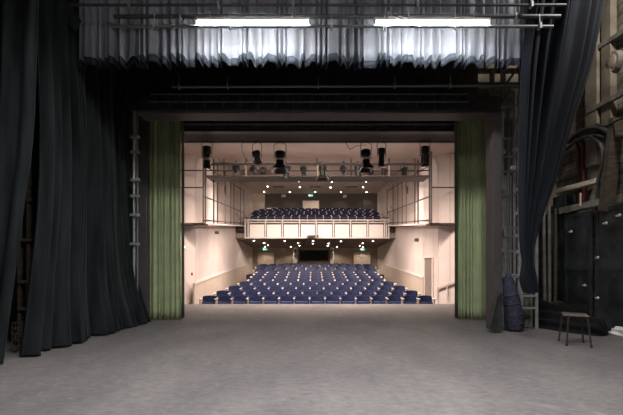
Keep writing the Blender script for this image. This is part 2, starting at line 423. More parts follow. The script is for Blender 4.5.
# ---------------- left boom with clamps
root=thing('lighting_boom',at(134,326,8.75),'grey vertical boom with clamps between the left leg curtain and the portal','boom')
B().tube([at(134,327,8.75),at(134,70,8.75)],.028).build('pole','steel',root,smooth=True)
B().tube([at(137.5,327,8.85),at(137.5,70,8.85)],.02).build('pole','pipe_grey',root,smooth=True)
for py in (137,152,180,196,215,244):
    B().box(at(135,py,8.7),(.2,.09,.06)).build('clamp','steel',root,bevel=.008)
# ---------------- timber frame and wire crate in the left gap
root=thing('timber_rack',at(24,345,6.45),'brown timber rack standing in the gap between the left curtains','rack')
for px in (20,29): B().bar(at(px,347,6.45),at(px,150,6.45),.05,.05).build('post','wood',root)
for py in (200,240,282,309): B().bar(at(19,py,6.42),at(32,py,6.42),.05,.05).build('crosspiece','wood',root)
root=thing('wire_basket',at(25,348,6.3),'rusty wire basket on the floor in the gap between the left curtains','basket')
b=B()
x0,x1=X(17,6.2),X(34,6.2)
for k in range(6):
    z=.02+k*.09
    b.tube([(x0,6.1,z),(x1,6.1,z),(x1,6.35,z),(x0,6.35,z),(x0,6.1,z)],.006,5)
b.build('hoop','wood',root)
b=B()
for k in range(6):
    x=lerp(x0,x1,k/5); b.tube([(x,6.1,.02),(x,6.1,.47)],.005,5)
    b.tube([(x,6.35,.02),(x,6.35,.47)],.005,5)
b.build('wire','wood',root)

# ---------------- pipe tower at the right of the portal
root=thing('pipe_tower',at(512,326,8.5),'tall tower of grey steel pipes and clamps right of the portal','tower')
for px,dd,r,m in ((503,8.45,.022,'steel'),(508.5,8.75,.035,'pipe_grey'),(514.5,8.6,.03,'steel'),(519,8.35,.028,'steel'),(499.5,8.8,.02,'pipe_grey')):
    B().tube([at(px,260+565.5/dd-1,dd),at(px,92 if px>510 else 112,dd)],r).build('upright',m,root,smooth=True)
for py in (107,139,157,172,196,229,237,252,276,300):
    B().tube([at(499,py,8.4),at(524 if py%2 else 519,py-1,8.4)],.02).build('crossbar','pipe_grey',root,smooth=True)
for px,py in ((503,152),(515,150),(513,168),(503,187),(516,190),(518,213),(503,229),(517,236),(503,251),(518,252),(518,276),(510,276),(503,276)):
    p=at(px,py,8.33)
    B().box(p,(.09,.07,.08)).tube([p+Vector((-.02,-.04,0)),p+Vector((-.02,-.11,-.02))],.012,6).build('clamp','steel',root,bevel=.008)
root=thing('perforated_post',at(508,326,9.0),'flat grey perforated steel post standing behind the pipe tower','post')
B().span((X(504.5,9),9,0),(X(511.5,9),9.04,3.4)).build('plate','steel',root)
b=B()
for k in range(12): p=Vector((X(508,9),8.985,.4+k*.25)); b.tube([p,p+Vector((0,.02,0))],.035,10)
b.build('hole','black',root)
# ladder
root=thing('metal_ladder',at(530,325,8.1),'narrow grey metal ladder below the tail of the gathered drape','ladder')
for px in (521.5,536.5):
    B().bar(at(px,329.5,8.1),at(px,232,8.1),.045,.06).build('rail','steel',root,bevel=.006)
for py in (244,277,296,308):
    B().bar(at(521.5,py,8.1),at(536.5,py,8.1),.03,.04).build('rung','steel',root)
tag(B().span((X(524.5,8.3),8.3,0),(X(533,8.3),8.5,.75)).build('concrete_block','greywood',bevel=.02),'grey dusty upright block behind the foot of the ladder','block')
tag(B().span((X(499,9.6),9.6,0),(X(544,9.6),9.66,Z(118,9.6))).build('darkening_sheet','black'),'added black sheet darkening the background behind the pipe tower and ladder','flat')  # black sheet added to darken the background behind the tower
# navy rolled quilt leaning on the tower
root=thing('quilted_roll',at(513,328,8.0),'navy quilted cloth roll strapped and leaning against the pipe tower','cloth roll')
pts=[at(514.5,329,7.98),at(514.5,322,7.98),at(513,308,7.98),at(510.5,292,8.0),at(508.5,280,8.02),at(508,274,8.04)]
B().tube(pts,[.17,.19,.17,.14,.10,.05],14).build('cloth','navyroll',root,smooth=True)
for k,(px,py) in enumerate(((515.5,322),(514,313),(512,303),(510.5,294))):
    p=at(px,py,7.98); r=.19-.012*k
    B().tube([p+Vector((math.cos(a)*r,math.sin(a)*r,.03*math.cos(a))) for a in [q*PI/8 for q in range(17)]],.008,5,cap=False).build('strap','tube_grey',root)
# black wedge brace at the portal foot
root=B().add([at(488,328,7.75),at(500.5,331.5,7.78),at(500.5,292,7.78),at(496,296,7.75)],[(0,1,2,3)])
o=root.build('brace_weight','black'); s=o.modifiers.new('s','SOLIDIFY'); s.thickness=.12; s.offset=0
tag(o,'black wedge shaped brace at the foot of the right portal panel','brace')

# ---------------- right side wall furniture
XW=6.19
def wp(px,py,x=XW):             # point on a plane parallel to the side wall
    D=F*x/(px-CX); return Vector((x,D,Z(py,D)))
# leaning flats
def flat(d0,d1,x,h,lab,latches):
    root=thing('stage_flat',(x,(d0+d1)/2,0),lab,'flat')
    B().span((x,d0,0.02),(x+.05,d1,h)).build('board','flat',root,bevel=.006)
    for y in (d0+.03,d1-.03): B().span((x-.02,y-.035,0.02),(x,y+.035,h)).build('stile','flat',root)
    for z in (.06,h*.5,h-.05): B().span((x-.018,d0,z-.04),(x,d1,z+.04)).build('rail','flat',root)
    for y,z in latches:
        p=Vector((x-.02,y,z)); B().tube([p,p+Vector((-.035,0,0))],[.035,.022],10).box(p+Vector((-.01,.04,0)),(.02,.08,.03)).build('latch','latch',root)
flat(7.0,8.25,6.0,2.55,'scuffed black stage flat with white latches, nearest on the right wall',[(8.18,.65),(8.18,1.5),(7.95,2.2),(7.6,2.32)])
flat(8.32,9.15,5.92,2.5,'scuffed black stage flat, farther one against the right wall',[(8.9,2.1),(8.45,.9)])
tag(B().span((5.75,9.5,0),(6.12,9.85,2.58)).build('black_cupboard','flat',bevel=.01),'dark upright cupboard in the far right corner of the stage','cupboard')
for k,(px,m,lab) in enumerate(((545,'greywood','pale dusty batten, leftmost of three leaning in the far right corner'),(549.5,'greywood','dusty batten, middle of three leaning in the far right corner'),(555,'wood','dark brown batten, rightmost of three leaning in the far right corner'))):
    a=at(px,260+565.5/9.35,9.35); c=at(px-1.5+k,200+k*4,9.45)
    tag(B().bar(a+Vector((0,0,.03)),c,.06,.04).build('timber_batten',m),lab,'batten')
# round black plate on the floor
p=at(557,309,9.25)
o=tag(B().tube([p,p+Vector((.01,.03,.01))],.2,24).build('round_plate','steel_dark'),'round black plate leaning behind the folded black cloth','plate')
# pale timber shelf and struts
root=thing('wall_shelf',wp(580,190,5.9),'pale timber shelf beam with a strut on the right side wall','shelf')
B().bar(wp(557,191.5,5.95),wp(598.5,180.5,5.95),.14,.1).build('beam','palewood',root,bevel=.005)
B().bar(wp(599,181,5.98),wp(592,210,5.98),.1,.1).build('strut','greywood',root)
B().span((5.9,9.12,2.62),(6.17,9.6,2.98)).build('box_below','flat',root,bevel=.01)
B().bar(wp(580.5,193,5.86),wp(580.5,206,5.86),.03,.02).build('bracket','palewood',root)
B().bar(wp(560,211,5.9),wp(601,201.5,5.9),.05,.14).build('ledge','greywood',root)
tag(B().bar(wp(606,211,5.99),wp(617,118,5.99),.24,.12).build('timber_post','wood'),'thick brown timber post leaning on the right wall above the flats','post')
tag(B().bar(wp(588,112,6.05),wp(640,84,6.05),.09,.09).build('timber_rail','greywood'),'grey sloping timber rail high on the right wall','timber')
tag(B().bar(wp(596,50,6.1),wp(640,22,6.1),.12,.09).build('timber_rail','greywood'),'dusty timber rail highest on the right wall beside the drape','timber')
tag(B().span((6.02,8.28,3.5),(6.19,8.62,8.0)).build('wall_pier','plaster'),'flaking beige pier rising behind the edge of the drape','pier')
tag(B().span((6.06,7.95,4.2),(6.19,8.2,8.0)).build('wall_pier','plaster'),'narrow flaking pier near the upper right corner','pier')
root=thing('round_vent',wp(607,62,6.0),'round pale vent with a dark centre high on the right wall','vent')
p=wp(607,62,6.0)
B().tube([p+Vector((.17,0,0)),p+Vector((.08,0,0))],[.22,.2],20).build('drum','greywood',root)
B().tube([p+Vector((.085,0,0)),p+Vector((.06,0,0)),p+Vector((.04,0,0))],[.15,.13,.05],16).build('centre','plaster',root)
b=B().tube([wp(584,206,6.1),wp(584,150,6.1),wp(583,144,6.1),wp(579,138,6.08),wp(572,134,6.05)],.04,10)
tag(b.build('red_pipe','red',smooth=True),'dark red vertical pipe on the right wall with a bend at the top','pipe')
b=B().tube([wp(579,206,6.14),wp(579,150,6.14),wp(577,143,6.12),wp(572,139,6.1)],.028,10)
tag(b.build('red_pipe','red',smooth=True),'thinner dark red pipe beside the thick one on the right wall','pipe')
def arc(pts,n=8):
    out=[]
    P=[Vector(p) for p in pts]
    for i in range(len(P)-1):
        p0,p1,p2,p3=P[max(i-1,0)],P[i],P[i+1],P[min(i+2,len(P)-1)]
        for k in range(n):
            f=k/n; out.append(.5*((2*p1)+(p2-p0)*f+(2*p0-5*p1+4*p2-p3)*f*f+(3*p1-p0-3*p2+p3)*f**3))
    return out+[P[-1]]
cabs=[([(568,142),(582,131),(598,128),(612,134),(640,140)],.05,'thick black hose arching across the upper right wall'),
      ([(566,150),(580,139),(596,136),(610,139),(640,134)],.035,'black hose sagging just under the thick one on the right wall'),
      ([(590,136),(600,144),(603,160),(599,176),(597,186)],.035,'black hose dropping in a curve to the pale shelf'),
      ([(596,124),(606,126),(618,120),(640,112)],.022,'thin black cable above the hoses on the right wall')]
for pts,r,lab in cabs:
    tag(B().tube(arc([wp(px,py,6.02-.05*cabs.index((pts,r,lab))) for px,py in pts]),r,8).build('hose','cable',smooth=True),lab,'hose')

# folded black cloth on the floor
def heap(path,w,h,seed,name,m,lab,cat):
    rnd=random.Random(seed); P=arc([Vector(p) for p in path],10); n=28; vs=[]; fs=[]
    ph=[rnd.uniform(0,6.28) for _ in range(6)]
    for i,p in enumerate(P):
        s=i/(len(P)-1); t=(P[min(i+1,len(P)-1)]-P[max(i-1,0)]).normalized(); sd=Vector((t.y,-t.x,0))
        e=min(1,(s/.10))**.5*min(1,((1-s)/.08))**.5 if 0<s<1 else .05
        for k in range(n):
            a=PI*k/(n-1); rr=1+.16*math.sin(a*9+ph[0]+2*s)+.10*math.sin(a*5+ph[1]+7*s)+.06*math.sin(17*s+ph[2]+a*3)
            vs.append(p+sd*(math.cos(a)*w*e*rr)+Vector((0,0,max(.0,math.sin(a)*h*e*rr)+.004)))
    for i in range(len(P)-1):
        for k in range(n-1):
            a=i*n+k; fs.append((a,a+1,a+n+1,a+n))
    b=B().add(vs,fs); o=b.build(name,m,smooth=True)
    for mo in list(o.modifiers): o.modifiers.remove(mo)
    return tag(o,lab,cat)
heap([(4.65,9.2,0),(4.95,8.6,0),(5.3,7.95,0),(5.62,7.45,0)],.25,.30,3,'folded_cloth','cloth','long heap of folded black cloth on the floor behind the stool','cloth')
heap([(5.15,9.0,0),(5.5,8.6,0),(5.75,8.1,0)],.16,.42,8,'folded_cloth','cloth','higher roll of black cloth between the long heap and the flats','cloth')
heap([(5.95,7.72,0),(5.99,7.35,0),(5.9,7.1,0)],.14,.13,15,'crumpled_rag','debris','crumpled pale rag on the floor at the right edge','rag')

# stool
LG=[(4.40,6.98),(4.28,6.58),(4.72,6.81),(4.59,6.43)]
cx,cy=4.50,6.70
root=thing('stool',(cx,cy,0),'low square stool with a worn brown top and bronze tube legs on the stage floor','stool')
for a,b_ in ((0,1),(1,3),(3,2),(2,0)): pass
for i,(x,y) in enumerate(LG):
    v=Vector((x-cx,y-cy,0)); tp=Vector((cx,cy,0))+v*.82
    pts=[(x,y,.012),(tp.x,tp.y,.40),(tp.x-(v*.06).x,tp.y-(v*.06).y,.47),(cx+v.x*.62,cy+v.y*.62,.497)]
    B().tube(arc(pts,4),.0135,8).build('leg','stoolleg',root,smooth=True)
    B().tube([(x,y,0),(x,y,.03)],.018,8).build('foot','black',root)
d1=Vector((LG[2][0]-LG[0][0],LG[2][1]-LG[0][1],0)).normalized(); ang=math.atan2(d1.y,d1.x)
R=Matrix.Rotation(ang,3,'Z')
B().box((cx,cy,.512),(.37,.37,.028),R).build('seat','stool',root,bevel=.02)
b=B()
for k in (-.09,0,.09): b.box(Vector((cx,cy,.5275))+R@Vector((0,k,0)),(.36,.006,.003),R)
b.build('seat_groove','wood',root)

# ============================================================ THE AUDITORIUM
WL,WR=AX-4.98,AX+4.98
YR=31.0
# side walls
def wall_side(s,name):
    x=AX+s*4.98; xr=AX+s*4.92
    b=B(); th=.25*s
    b.add([(x,16,-1.3),(xr,YR,-1.3),(xr,YR,6.75),(x,16,6.75),(x+th,16,-1.3),(xr+th,YR,-1.3),(xr+th,YR,6.75),(x+th,16,6.75)],
          [(0,1,2,3),(4,7,6,5),(0,4,5,1),(3,2,6,7),(0,3,7,4),(1,5,6,2)])
    struct(name,b,'wallA')
wall_side(-1,'wall_left'); wall_side(1,'wall_right')
for s,nm in ((-1,'wall_left'),(1,'wall_right')):
    a=(AX+s*4.98,16.02); c=(AX+s*6.6,14.6); b=B()
    b.add([(a[0],a[1],-1.3),(c[0],c[1],-1.3),(c[0],c[1],6.4),(a[0],a[1],6.4),(a[0],a[1]+.2,-1.3),(c[0],c[1]+.2,-1.3),(c[0],c[1]+.2,6.4),(a[0],a[1]+.2,6.4)],
          [(0,1,2,3),(4,7,6,5),(0,4,5,1),(3,2,6,7),(0,3,7,4),(1,5,6,2)])
    struct(nm,b,'wallAx')
    struct(nm,B().span((AX+s*6.6,12.4,-1.3),(AX+s*6.8,14.7,6.4)),'wallA')
    struct(nm,B().span((AX+s*4.9,12.3,-1.3),(AX+s*6.8,12.9,6.4)),'wallA')
# floors
tops=[.11,.23,.36,.49,.61,.72,.81,.89,.96,1.02,1.07,1.11,1.15,1.18,1.23]
half=[4.36,3.98,3.72,3.45,3.25,3.25,3.25,3.3,3.4,3.5,3.6,3.7,3.75,3.75,3.6]
BH=.84
b=B().span((-7,12.9,-1.3),(7.3,14.4,tops[0]-BH))
for n in range(len(tops)):
    y=14.4+.9*n; b.span((AX-half[n]-.05,y,-1.2),(AX+half[n]+.05,y+.9,tops[n]-BH)); zz=min(tops[n]-BH,-.75+.05*n); b.span((WL-.05 if n>1 else -7,y,-1.3),(WR+.05 if n>1 else 7.3,y+.9,zz-.004))
b.span((WL-.05,14.4+.9*len(tops),-1.3),(WR+.05,YR,tops[-1]-BH))
struct('floor',b,'carpet')
# rear wall
YB=30.9
b=B().span((WL,YB,-1),(WR,YB+.2,6.75)); struct('wall_back',b,'brownwall')
ZU=Z(247.6,YB)
struct('wall_back',B().span((WL,YB-.12,-1),(WR,YB-.02,ZU)),'taupe')
# ceilings
struct('ceiling',B().span((-6.7,13.35,5.75),(7.0,16.5,5.9)),'ceil')
struct('ceiling',B().span((WL-.3,17.9,6.7),(WR+.3,YR,6.9)),'ceil')
struct('ceiling',B().span((-6.7,16.5,7.3),(7.0,17.9,7.4)),'band')
struct('trim_3',B().span((WL-.3,16.35,5.9),(WR+.3,16.5,7.3)),'band')
struct('trim_3',B().span((WL-.3,17.9,6.9),(WR+.3,18.0,7.3)),'band')
# plum band over the stage edge
struct('trim_4',B().span((-6.7,12.3,5.45),(7.0,13.35,8.2)),'band')
b=B()
for px in (200,247,292,330,347,386,432): b.box((X(px,12.8),12.8,5.44),(.015,1.0,.02))
struct('trim_5',b,'black')

# dado boards
def dado(s):
    x=AX+s*4.9; y0,y1=(15.6,27.) ; z0=Z(283.5,15.6) if s<0 else Z(277.5,18.); z1=Z(265,26.5)
    if s>0: y0=18.0
    b=B(); th=.07*s; b.add([(x,y0,-1),(x,y1,-1),(x,y1,z1),(x,y0,z0),(x+th,y0,-1),(x+th,y1,-1),(x+th,y1,z1),(x+th,y0,z0)],
          [(0,1,2,3),(4,7,6,5),(0,4,5,1),(3,2,6,7),(0,3,7,4),(1,5,6,2)])
    struct('trim_6' if s<0 else 'trim_7',b,'dado')
    B2=B().bar((x-.01*s,y0,z0+.015),(x-.01*s,y1,z1+.015),.03,.1); struct('trim_8' if s<0 else 'trim_9',B2,'white')
dado(-1); dado(1)

# side lighting frames
def frame(s):
    x=AX+s*4.5; y0,y1=15.4,24.6
    zb0,zb1=Z(223,15.4),Z(224.5,24.)
    lab='grey tube lighting frame with sloping rails along the '+('left' if s<0 else 'right')+' auditorium wall'
    root=thing('tube_scaffold',(x,20,2.9),lab,'lighting frame','side lighting frames')
    def post(x_,y_,z0,z1,r=.03): B().tube([(x_,y_,z0),(x_,y_,z1)],r,8).build('post','tube_grey',root,smooth=True)
    def rail(a,c,r=.028): B().tube([a,c],r,8).build('rail','tube_grey',root,smooth=True)
    zl=lambda y: lerp(zb0,zb1,(y-y0)/(24-y0))
    if s<0: ds=[15.45,15.75,17.05,17.75,19.3,20.6,21.4,23.4,24.5]
    else: ds=[15.35,15.6,17.3,17.85,19.5,20.4,21.4,22.7,24.5]
    for i,d in enumerate(ds): post(x,d,zl(d),5.72 if d<16.5 else 5.85,.034 if i<4 else .026)
    rail((x,y0,3.98),(x,24.6,4.43)); rail((x,y0,5.22),(x,24.6,5.78))
    rail((x,y0,zb0+.12),(x,24.6,zb1+.12))
    # frontal bay
    xo=x+s*1.0
    post(xo,15.4,zb0,5.72); 
    for py in ((170.5,187.5) if s<0 else (187.5,)): rail((x,15.4,Z(py,15.4)),(xo,15.4,Z(py,15.4)),.024)
    B().span((x-.06*s,y0,zb0-.07),(x+s*1.1,15.9,zb0)).build('deck','tube_grey',root)
    b=B(); b.add([(x-.05*s,y0,zb0-.06),(x-.05*s,24.6,zb1-.06),(x+.42*s,24.6,zb1-.06),(x+.42*s,y0,zb0-.06),(x-.05*s,y0,zb0),(x-.05*s,24.6,zb1),(x+.42*s,24.6,zb1),(x+.42*s,y0,zb0)],
       [(0,1,2,3),(4,5,6,7),(0,1,5,4),(2,3,7,6),(1,2,6,5),(0,3,7,4)]); b.build('deck','white',root)
    for d in (19.3,): B().box((x,d,4.9),(.09,.09,.35)).build('junction_box','steel_dark',root)
    for d in (16.8,19,21.4,23.6): rail((x,d,zl(d)+.1),(x+.42*s,d,zl(d)+.1),.02)
    for d in (22.,23.4): rail((x,d,4.1),(x-.02*s,d+1.4,3.75 if s<0 else 4.7),.016)
frame(-1); frame(1)

# lighting bridge across the house
root=thing('lighting_bridge',(AX,16.8,4.9),'grey lighting bridge crossing the auditorium below the ceiling','lighting bridge')
y0,y1=16.25,17.35; zd=4.93
B().span((AX-4.65,y0,zd),(AX+4.75,y1,zd+.05)).build('deck','tube_grey',root)
B().span((AX-4.65,y1,zd),(AX+4.75,y1+.03,zd+.12)).build('kickboard','tube_grey',root)
for z,y,r in ((5.42,y0,.03),(5.42,y1,.03),(5.75,y1,.03),(5.2,y0+.1,.024)):
    B().tube([(AX-4.65,y,z),(AX+4.75,y,z)],r).build('rail','steel_dark',root,smooth=True)
for px in (206,224,246,317,351,389,415,429):
    B().tube([(X(px,y1),y1,zd),(X(px,y1),y1,6.2)],.03).build('hanger','steel_dark',root,smooth=True)
for px in (246,317.5,389):
    B().bar((X(px,y0),y0,zd+.02),(X(px,y0),y0,5.42),.05,.02).build('stanchion','taupe',root)

# FOH bar
D=12.95
root=pipe(Vector((X(187,D),D,Z(141.5,D))),Vector((X(452,D),D,Z(141.5,D))),.025,'dark lighting bar under the plum soffit at the front of the house',m='steel_dark')
# lanterns
def lantern(px,py,D,L,w,tilt,pan,lab,chrome=False,doors=0,hang=None,band=False,group=None):
    """px,py: middle of the body; tilt from vertical in degrees, lens down"""
    c=at(px,py,D); root=thing('stage_lantern',c,lab,'stage lantern',group or 'front of house lanterns')
    T=Matrix.Translation(c)@Matrix.Rotation(math.radians(pan),4,'Z')@Matrix.Rotation(math.radians(tilt),4,'X')
    b=B(T).tube([(0,0,L*.5),(0,0,L*.46),(0,0,L*.16),(0,0,L*.1)],[w*.3,w*.48,w*.5,w*.4],14); b.build('lamp_housing','lamp',root,smooth=True)
    b=B(T)
    for k in range(4): b.tube([(0,0,L*(.2+k*.07)),(0,0,L*(.22+k*.07))],w*.54,12)
    b.build('cooling_fin','lamp',root)
    B(T).tube([(0,0,L*.1),(0,0,-L*.42)],[w*.38,w*.42],14).build('lens_tube','chrome' if chrome else 'lamp',root,smooth=True)
    if chrome:
        b=B(T)
        for k in range(10):
            a=2*PI*k/10; b.bar((math.cos(a)*w*.43,math.sin(a)*w*.43,L*.08),(math.cos(a)*w*.46,math.sin(a)*w*.46,-L*.4),.02,.02)
        b.build('tube_rib','lamp',root)
    B(T).tube([(0,0,-L*.42),(0,0,-L*.5)],[w*.47,w*.5],14,cap=False).build('colour_frame','lamp',root)
    B(T).tube([(0,0,-L*.43),(0,0,-L*.45)],w*.42,14).build('lens','lens',root)
    if band: B(T).tube([(0,0,-L*.02),(0,0,-L*.14)],w*.47,14).build('pale_band','arm',root)
    if doors:
        for k in range(4):
            a=k*PI/2; n=Vector((math.cos(a),math.sin(a),0)); tt=Vector((-n.y,n.x,0))
            p0=n*w*.5+Vector((0,0,-L*.5)); p1=n*w*(.5+.35*doors)+Vector((0,0,-L*.5-w*.45))
            B(T).add([p0-tt*w*.45,p0+tt*w*.45,p1+tt*w*.6,p1-tt*w*.6,p0-tt*w*.45+n*.01,p0+tt*w*.45+n*.01,p1+tt*w*.6+n*.01,p1-tt*w*.6+n*.01],[(0,1,2,3),(4,5,6,7),(0,1,5,4),(1,2,6,5),(2,3,7,6),(3,0,4,7)]).build('barn_door','lamp' if k%2 else 'chrome',root)
    T2=Matrix.Translation(c)@Matrix.Rotation(math.radians(pan),4,'Z')
    h=hang if hang else L*.75
    B(T2).tube([(-w*.58,0,0),(-w*.62,0,h*.75),(-w*.3,0,h*.86),(w*.3,0,h*.86),(w*.62,0,h*.75),(w*.58,0,0)],.012,6).build('yoke','steel_dark',root)
    B(T2).tube([(0,0,h*.85),(0,0,h+.04)],.016,6).box((0,0,h+.02),(.07,.05,.07)).build('hook_clamp','steel_dark',root)
    return root
FB=13.0
lantern(207,157,FB,.72,.27,8,10,'long black profile lantern, leftmost on the front lighting bar',band=True,hang=.6)
lantern(257,157,FB,.42,.26,35,-15,'small black spotlight tilted forward, second on the front lighting bar',hang=.55)
lantern(280,159,FB,.52,.33,-8,0,'large black lantern with pale barn doors, third on the front lighting bar',doors=1,hang=.62,band=True)
lantern(366,158,FB,.58,.30,-10,10,'wide black lantern with a pale band, right of centre on the front lighting bar',doors=.5,hang=.6,band=True)
lantern(381.5,157,FB,.60,.24,6,5,'slim black profile lantern beside the wide one on the front lighting bar',hang=.58)
lantern(425,156,FB,.66,.26,5,-10,'lantern with a bright ribbed chrome tube, rightmost on the front lighting bar',chrome=True,hang=.6)
BD=16.3
lantern(236,170.5,BD,.46,.26,-28,20,'small lantern tilted left on the bridge, leftmost of the bridge row',hang=.35,group='bridge lanterns')
lantern(254,170,BD,.36,.22,60,-40,'small silver spotlight on the bridge, second of the bridge row',chrome=True,hang=.33,group='bridge lanterns')
lantern(263,171.5,BD,.36,.25,70,10,'small spotlight with white ring on the bridge, third of the bridge row',chrome=True,hang=.3,group='bridge lanterns')
lantern(286,172,BD,.5,.32,10,0,'chunky black lantern hanging over the bridge edge below the big barn doors',hang=.4,group='bridge lanterns')
lantern(303.5,171.5,BD,.4,.24,-20,10,'black lantern on the bridge just left of the centre stanchion',hang=.3,group='bridge lanterns')
lantern(322.5,171,BD,.42,.3,0,0,'black lantern with open barn doors right of the centre stanchion',doors=1,hang=.35,group='bridge lanterns')
lantern(343.5,171,BD,.44,.24,-32,25,'black lantern tilted right on the bridge, between centre and the wide lantern',hang=.35,group='bridge lanterns')
lantern(358,171,BD,.44,.3,8,0,'squat black lantern on the bridge just left of the wide lantern',hang=.36,group='bridge lanterns')
lantern(371,172.5,BD,.34,.22,40,20,'small grey lantern on the bridge just right of the wide lantern',hang=.3,group='bridge lanterns')
lantern(384,172,BD,.34,.22,20,20,'small black lantern low on the bridge under the slim profile lantern',hang=.3,group='bridge lanterns')
lantern(404,171,BD,.36,.24,35,-20,'round black lantern on the bridge, rightmost of the bridge row',hang=.3,group='bridge lanterns')
# slack cables by the lanterns
tag(B().tube(arc([at(242,140,12.9),at(242,150,12.9),at(246,159,12.95),at(252,165,13)]),.009,5).build('cable','cable'),'slack cable drooping left of the second front lantern','cable')
tag(B().tube(arc([at(345,141,12.9),at(350,149,12.9),at(356,146,12.95),at(366,145,13)]),.009,5).build('cable','cable'),'slack cable looping left of the wide front lantern','cable')

# ---------------- balcony
YF=24.0
bz0,bz1=Z(238,YF),Z(224,YF)
root=thing('balcony',(AX,YF,bz0),'cream panelled balcony front with posts and handrail above the stalls','balcony')
posts=[248.2,265.4,282.4,299.6,316.2,333.6,350.5,367.8,384.7]
edges=[245.5]+posts+[388.5]
for i in range(len(edges)-1):
    xa_,xb_=X(edges[i],YF),X(edges[i+1],YF)
    B().span((xa_+.085,YF,bz0+.05),(xb_-.085,YF+.06,bz1-.03)).build('panel','white',root,bevel=.008)
B().span((X(244.6,YF),YF+.1,bz0),(X(389.4,YF),YF+.14,bz1+.1)).build('shadow_line_backing','band',root)  # dark colour in the gaps stands for shadow lines beside the posts
for px in posts+[245.2,388.8]:
    B().span((X(px,YF)-.03,YF-.05,bz0),(X(px,YF)+.03,YF+.08,Z(220.5,YF))).build('post','white',root)
B().span((X(244.5,YF),YF-.03,bz0-.02),(X(389.5,YF),YF+.1,bz0+.04)).build('bottom_trim','white',root)
B().span((X(244.5,YF),YF-.05,bz1+.06),(X(389.5,YF),YF+.1,bz1+.13)).build('ledge','dado',root)
B().tube([(X(244,YF),YF,Z(220,YF)),(X(390,YF),YF,Z(220,YF))],.035).build('handrail','white',root,smooth=True)
B().tube([(X(244,YF),YF+.02,Z(217.6,YF)),(X(390,YF),YF+.02,Z(217.6,YF))],.018).build('handrail','tube_grey',root,smooth=True)
# side wings
for s,pa,pb in ((-1,236,245.5),(1,388.5,399)):
    B().span((X(pa,24.5),24.4,2.75),(X(pb,24.5),24.8,Z(225,24.5))).build('side_wing','taupe',root)
# sloping soffit slab
b=B(); zr=ZU-.02
b.add([(WL-.02,YF+.1,bz0),(WR+.02,YF+.1,bz0),(WR+.02,YB-.1,zr),(WL-.02,YB-.1,zr),(WL-.02,YF+.1,bz0+.3),(WR+.02,YF+.1,bz0+.3),(WR+.02,YB-.1,zr+.9),(WL-.02,YB-.1,zr+.9)],
      [(0,1,2,3),(4,7,6,5),(0,4,5,1),(1,5,6,2),(2,6,7,3),(3,7,4,0)])
struct('ceiling',b,'soffit')
btops=[4.30,4.50,4.74,4.98,5.22,5.42]
b=B()
for n in range(6):
    y=24.1+.9+.95*n-.45; b.span((WL,y,btops[n]-BH-.35),(WR,y+.95,btops[n]-BH))
b.span((WL,24.12,3.2),(WR,24.56,btops[0]-BH)); b.span((WL,y+.95,4),(WR,YB,btops[-1]-BH))
struct('floor',b,'carpet')

# ---------------- seats
def seat(w,proto_label):
    root=thing('theatre_seat',(0,0,0),proto_label,'seat')
    hw=w/2-.032
    # backrest, curved and leaning, facing -Y
    vs=[];fs=[];nx,nz=6,6
    for side in (0,1):
        for j in range(nz+1):
            v=j/nz
            for i in range(nx+1):
                u=i/nx*2-1
                y=.06+.11*v - .035*u*u + (.075 if side else 0)*(1-.35*v)
                wz=.36+(.84-.36)*v - (.03*abs(u)**3 if j==nz else 0)
                vs.append((u*hw*(1-.03*v),y,wz))
    n=nx+1; off=n*(nz+1)
    for j in range(nz):
        for i in range(nx):
            a=j*n+i; fs.append((a,a+1,a+n+1,a+n)); fs.append((off+a,off+a+n,off+a+n+1,off+a+1))
    for i in range(nx):
        fs.append((i,off+i,off+i+1,i+1)); a=nz*n+i; fs.append((a,a+1,off+a+1,off+a))
    for j in range(nz):
        a=j*n; fs.append((a,a+n,off+a+n,off+a)); a=j*n+nx; fs.append((a,off+a,off+a+n,a+n))
    B().add(vs,fs).build('backrest','seat2',root,smooth=True)
    # tipped up cushion
    B().box((0,-.03,.42),(w-.1,.11,.40),Matrix.Rotation(math.radians(-12),3,'X')).build('seat_cushion','seat',root,bevel=.03)
    for s in (-1,1):
        a=B().box((s*(w/2),-.03,.735),(.065,.30,.04)).build('armrest','arm',root,bevel=.01)
        B().box((s*(w/2),.0,.355),(.035,.22,.71)).build('side_support','taupe',root)
    return root
proto=seat(.58,'x')
protob=seat(.52,'x')
def rows_(proto,tops,ys,halfs,w,where,fromwhat,cx=AX,skip=None):
    first=True; used=False
    for n,(zt_,y,hf) in enumerate(zip(tops,ys,halfs)):
        cnt=max(1,int(round(2*hf/w)))
        for k in range(cnt):
            if skip and skip(n,k,cnt): continue
            o=proto if not used else copy_tree(proto); used=True
            xx=(k-(cnt-1)/2)*w
            # the rows bow slightly toward the stage at both ends
            o.location=(cx+xx,y-.012*xx*xx,zt_-BH); o.rotation_euler=(0,0,-.024*xx*0)
            lab='navy theatre seat, %s from the left in the %s %s row %s'%(ORD[k+1],ORD[n+1],where,fromwhat)
            tag(o,lab,'seat','%s row of %s seats'%(ORD[n+1],where))
ys=[14.75+.9*n for n in range(len(tops))]
rows_(proto,tops,ys,half,.58,'stalls','from the stage',cx=AX,skip=lambda n,k,c: n==14 and not (2<=k<=4 or c-5<=k<=c-3))
rows_(protob,btops,[24.95+.95*n for n in range(6)],[4.1,4.2,4.3,4.3,4.1,3.3],.52,'balcony','from its rail')

